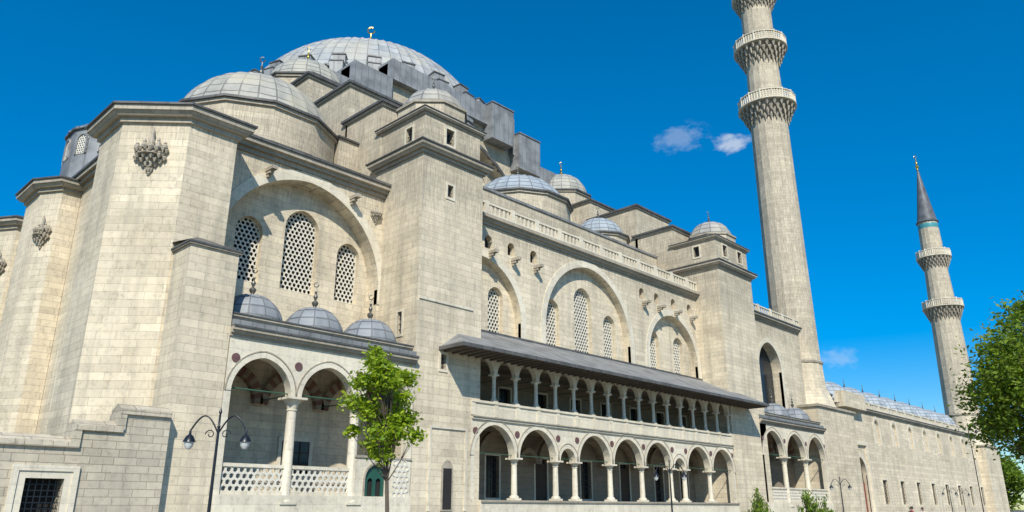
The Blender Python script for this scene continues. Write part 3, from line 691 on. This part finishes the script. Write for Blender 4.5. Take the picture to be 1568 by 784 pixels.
lamp(9.2,19.3,3.95);lamp(35,22.3,3.9);lamp(62.5,24.4,3.9);lamp(97,26,3.9);lamp(106,27,3.9)
lamp(83.5,19.8,9.3,1)

# ------------------------------------------------------------------ trees
def tree(name,x,y,h,cz,rx,rz,off,nl,ls,mat,trunk_r,seed,clumps=26,cr=(.22,.42)):
    rnd=random.Random(seed);e=empty(name)
    B=Part("trunk_and_limbs",M['bark'],e);Lf=Part("foliage",mat,e,smooth=False)
    top=Vector((x+off[0],y+off[1],h*.9));base=Vector((x,y,0));pts=[]
    for i in range(9):
        t=i/8;p=base.lerp(top,t);p+=Vector((math.sin(t*5+seed)*.05*h*.15,math.cos(t*4)*.05*h*.15,0))
        pts.append(p)
    tube(B,pts,trunk_r,8,trunk_r*.2)
    cc=Vector((x+off[0]*.8,y+off[1]*.8,cz));cl=[]
    for i in range(clumps):
        while True:
            v=Vector((rnd.uniform(-1,1),rnd.uniform(-1,1),rnd.uniform(-1,1)))
            if .35<v.length<1: break
        tp=1-.35*max(0,v.z)
        c=cc+Vector((v.x*rx*tp,v.y*rx*tp,v.z*rz));r=rnd.uniform(*cr)*rx
        cl.append((c,r))
        k=max(1,min(7,int(8*(c.z*.75)/(h*.9))));a=pts[k];mid=a.lerp(c,.5)+Vector((0,0,-.05*rx))
        tube(B,[a,mid,c],trunk_r*.28,5,trunk_r*.06)
        for q in range(3):
            tube(B,[mid,c+Vector((rnd.uniform(-1,1),rnd.uniform(-1,1),rnd.uniform(-.3,1)))*r],trunk_r*.12,4,trunk_r*.04)
    for i in range(nl):
        c,r=rnd.choice(cl)
        v=Vector((rnd.gauss(0,1),rnd.gauss(0,1),rnd.gauss(0,.8)))*r*.55
        p=c+v;s=ls*rnd.uniform(.6,1.3)
        a=Vector((rnd.gauss(0,1),rnd.gauss(0,1),rnd.gauss(0,.6))).normalized();b_=a.cross(Vector((rnd.gauss(0,1),rnd.gauss(0,1),rnd.gauss(0,1)))).normalized()
        Lf.add([p-a*s,p+b_*s*.5,p+a*s,p-b_*s*.5],[(0,1,2,3)])
    B.done();Lf.done()
tree("young_plane_tree",16.7,21.6,7.3,5.25,1.35,2.0,(-.35,.35),6800,.095,M['leafyoung'],.09,3,46,(.16,.32))
tree("plane_tree",73.0,10.6,18,10.3,6.1,7.4,(0,0),36000,.2,M['leaf'],.35,5,105,(.16,.34))
tree("plane_tree",172,37,11,6.5,4.6,4.3,(0,0),7000,.35,M['leaf'],.3,9,34)
tree("plane_tree",182,25,9,5.5,5,3.5,(0,0),5000,.4,M['leafdark'],.3,12,26)
def shrub(x,y,h,r,seed):
    rnd=random.Random(seed);e=empty("evergreen_shrub");B=Part("stems",M['bark'],e);Lf=Part("foliage",M['leaf'],e,smooth=False)
    for i in range(26):
        a=rnd.uniform(0,6.28);rr=r*math.sqrt(rnd.random());hh=h*(1-.55*rr/r)*rnd.uniform(.8,1.05)
        p0=Vector((x,y,0));p1=Vector((x+rr*math.cos(a),y+rr*math.sin(a),hh));tube(B,[p0,p0.lerp(p1,.5)+Vector((rr*.2*math.cos(a),rr*.2*math.sin(a),0)),p1],.025,4,.006)
        for k in range(130):
            t=rnd.uniform(.25,1.05);p=p0.lerp(p1,t)+Vector((rnd.gauss(0,.07),rnd.gauss(0,.07),rnd.gauss(0,.05)));d=Vector((rnd.gauss(0,.4),rnd.gauss(0,.4),1)).normalized();s=rnd.uniform(.04,.09);b_=d.cross(Vector((rnd.gauss(0,1),rnd.gauss(0,1),0))).normalized()
            Lf.add([p-d*s,p+b_*s*.4,p+d*s,p-b_*s*.4],[(0,1,2,3)])
    B.done();Lf.done()
shrub(32.7,16.4,2.85,.6,2);shrub(34.5,14.8,2.8,1.15,4)

# ------------------------------------------------------------------ people
def person(x,y,rot,h,shirt,trouser,seed):
    e=empty("person");e.location=(x,y,0);e.rotation_euler=(0,0,rot);e.scale=(h/1.75,)*3
    sk=plain("skin",(.45,.27,.19),.6,0,.05)
    def mk(nm,vs,es,rs,mat):
        me=bpy.data.meshes.new(nm);me.from_pydata(vs,es,[]);me.materials.append(mat);ob=bpy.data.objects.new(nm,me);scene.collection.objects.link(ob);ob.parent=e
        m=ob.modifiers.new("Skin","SKIN");m.use_smooth_shade=True
        if not me.skin_vertices:
            bpy.context.view_layer.objects.active=ob
            ob.select_set(True)
            bpy.ops.object.modifier_remove(modifier="Skin");bpy.ops.object.modifier_add(type='SKIN');ob.modifiers[0].use_smooth_shade=True;ob.select_set(False)
        for i,r in enumerate(rs): me.skin_vertices[0].data[i].radius=r if isinstance(r,tuple) else (r,r)
        me.skin_vertices[0].data[0].use_root=True
        s=ob.modifiers.new("Sub","SUBSURF");s.levels=2;s.render_levels=2
    st=.16
    mk("legs",[(0,0,.95),(.1,0,.9),(.11,st*.5,.5),(.11,st,.08),(.11,st+.14,.04),(-.1,0,.9),(-.11,-st*.2,.5),(-.11,-st,.1),(-.11,-st+.14,.04)],[(0,1),(1,2),(2,3),(3,4),(0,5),(5,6),(6,7),(7,8)],[(.15,.11),.09,.065,.045,.04,.09,.065,.045,.04],trouser)
    mk("torso_and_sleeves",[(0,0,1.0),(0,0,1.2),(0,0,1.38),(0,0,1.46),(.2,0,1.42),(.25,-.03,1.15),(.25,.08,.95),(-.2,0,1.42),(-.25,.03,1.15),(-.25,.12,.95)],[(0,1),(1,2),(2,3),(2,4),(4,5),(5,6),(2,7),(7,8),(8,9)],[(.15,.1),(.15,.1),(.17,.11),.06,.06,.045,.035,.06,.045,.035],shirt)
    hv=[(0,0,1.44),(0,.01,1.53),(0,.01,1.62),(0,.0,1.70)];mk("head",hv,[(0,1),(1,2),(2,3)],[.05,.055,(.075,.09),(.06,.075)],sk)
    P=Part("nose_and_ears",sk,e);revolve(P,0,.1,[(.02,1.585),(.015,1.6),(.006,1.64)],6);revolve(P,.078,0,[(.01,1.58),(.02,1.61),(.01,1.64)],6);revolve(P,-.078,0,[(.01,1.58),(.02,1.61),(.01,1.64)],6);P.done()
    H=Part("hair",plain("dark_hair",(.03,.02,.015),.6),e);revolve(H,0,-.015,[(.088,1.61),(.095,1.66),(.085,1.72),(.05,1.765),(.002,1.78)],14);H.done()
    for sx,hx,hy in ((1,.25,.08),(-1,-.25,.12)):
        vs=[(hx,hy,.94),(hx,hy+.01,.87)];es=[(0,1)];rs=[.028,(.02,.038)]
        for k in range(4):
            b0=len(vs);yy=hy-.03+.02*k;l=(.065,.08,.075,.06)[k];vs+=[(hx,yy,.84),(hx-sx*.008,yy+.004,.84-l*.5),(hx-sx*.025,yy+.006,.84-l)];es+=[(1,b0),(b0,b0+1),(b0+1,b0+2)];rs+=[.01,.009,.008]
        b0=len(vs);vs+=[(hx-sx*.01,hy+.045,.87),(hx-sx*.02,hy+.06,.835)];es+=[(0,b0),(b0,b0+1)];rs+=[.012,.009]
        mk("hand",vs,es,rs,sk)
bl=plain("navy_cloth",(.03,.04,.09),.8);rdc=plain("red_cloth",(.35,.03,.03),.8);wh=plain("white_cloth",(.6,.6,.58),.8);dk=plain("dark_cloth",(.03,.03,.035),.8)
person(58.5,18.2,.5,1.78,rdc,bl,1);person(59.8,17.9,2.6,1.72,wh,dk,2);person(64,20,1.2,1.75,bl,dk,3)

# ------------------------------------------------------------------ light, sky, camera
SD=Vector((-1.1,-1.2,1.4)).normalized()
sun=bpy.data.lights.new("sun",'SUN');sun.energy=5.0;sun.angle=rad(.53);sun.color=(1,.955,.87)
so=bpy.data.objects.new("sun",sun);scene.collection.objects.link(so);so.rotation_euler=SD.to_track_quat('Z','Y').to_euler()
w=bpy.data.worlds.new("World");scene.world=w;w.use_nodes=True;nt=w.node_tree;bg=nt.nodes["Background"]
sk=N(nt,"ShaderNodeTexSky");sk.sky_type='NISHITA';sk.sun_disc=False;sk.sun_elevation=math.asin(SD.z);sk.sun_rotation=math.atan2(SD.x,SD.y)
sk.air_density=1.0;sk.dust_density=.1;sk.ozone_density=2.5;sk.altitude=200
hs=N(nt,"ShaderNodeHueSaturation");hs.inputs["Saturation"].default_value=1.7;hs.inputs["Value"].default_value=1.03;hs.inputs["Hue"].default_value=.497;L(nt,sk.outputs[0],hs.inputs["Color"])
tc=N(nt,"ShaderNodeTexCoord");acc=None
sz=N(nt,"ShaderNodeSeparateXYZ");L(nt,tc.outputs["Generated"],sz.inputs[0])
skc=mix(nt,'MULTIPLY',1.0,hs.outputs[0],ramp(nt,sz.outputs[2],[(0.0,(.52,.64,.76)),(.22,(.74,.83,.91)),(.5,(1.0,1.0,1.0))]))
nz=N(nt,"ShaderNodeTexNoise");mp=N(nt,"ShaderNodeMapping");mp.inputs["Scale"].default_value=(1,1,1.7);L(nt,tc.outputs["Generated"],mp.inputs[0]);L(nt,mp.outputs[0],nz.inputs["Vector"]);nz.inputs["Scale"].default_value=48;nz.inputs["Detail"].default_value=9;nz.inputs["Roughness"].default_value=.65
for d,r,k in (((.775,.448,.447),.048,.28),((.810,.395,.434),.036,.75),((.924,.342,.172),.035,.3)):
    sb=N(nt,"ShaderNodeVectorMath",operation='SUBTRACT');L(nt,tc.outputs["Generated"],sb.inputs[0]);sb.inputs[1].default_value=d
    ml=N(nt,"ShaderNodeVectorMath",operation='MULTIPLY');L(nt,sb.outputs[0],ml.inputs[0]);ml.inputs[1].default_value=(1,1,2.0)
    ln=N(nt,"ShaderNodeVectorMath",operation='LENGTH');L(nt,ml.outputs[0],ln.inputs[0])
    m=mth(nt,'SUBTRACT',1.0,mth(nt,'DIVIDE',ln.outputs[1],r));m=mth(nt,'MAXIMUM',m,0.0)
    q=mth(nt,'SUBTRACT',mth(nt,'ADD',mth(nt,'MULTIPLY',m,.45),nz.outputs[0]),.60);q=mth(nt,'MULTIPLY',q,mth(nt,'MULTIPLY',mth(nt,'MINIMUM',mth(nt,'MULTIPLY',m,2.5),1.0),3.0*k));q=mth(nt,'MAXIMUM',mth(nt,'MINIMUM',q,.8*k),0.0)
    acc=q if acc is None else mth(nt,'ADD',acc,q)
col=mix(nt,'MIX',acc,skc,(5.0,5.4,5.9));L(nt,col,bg.inputs[0]);bg.inputs[1].default_value=.15
cam=bpy.data.cameras.new("camera");co=bpy.data.objects.new("camera",cam);scene.collection.objects.link(co);scene.camera=co
cam.sensor_width=36;cam.lens=1164/1568*36;cam.clip_end=5000;cam.clip_start=.1
co.location=(0,0,1.6);p=math.atan(388/1164)
co.rotation_euler=(rad(90)+p,0,rad(43.8-90))
scene.view_settings.view_transform='Standard';scene.view_settings.look='None';scene.view_settings.exposure=0
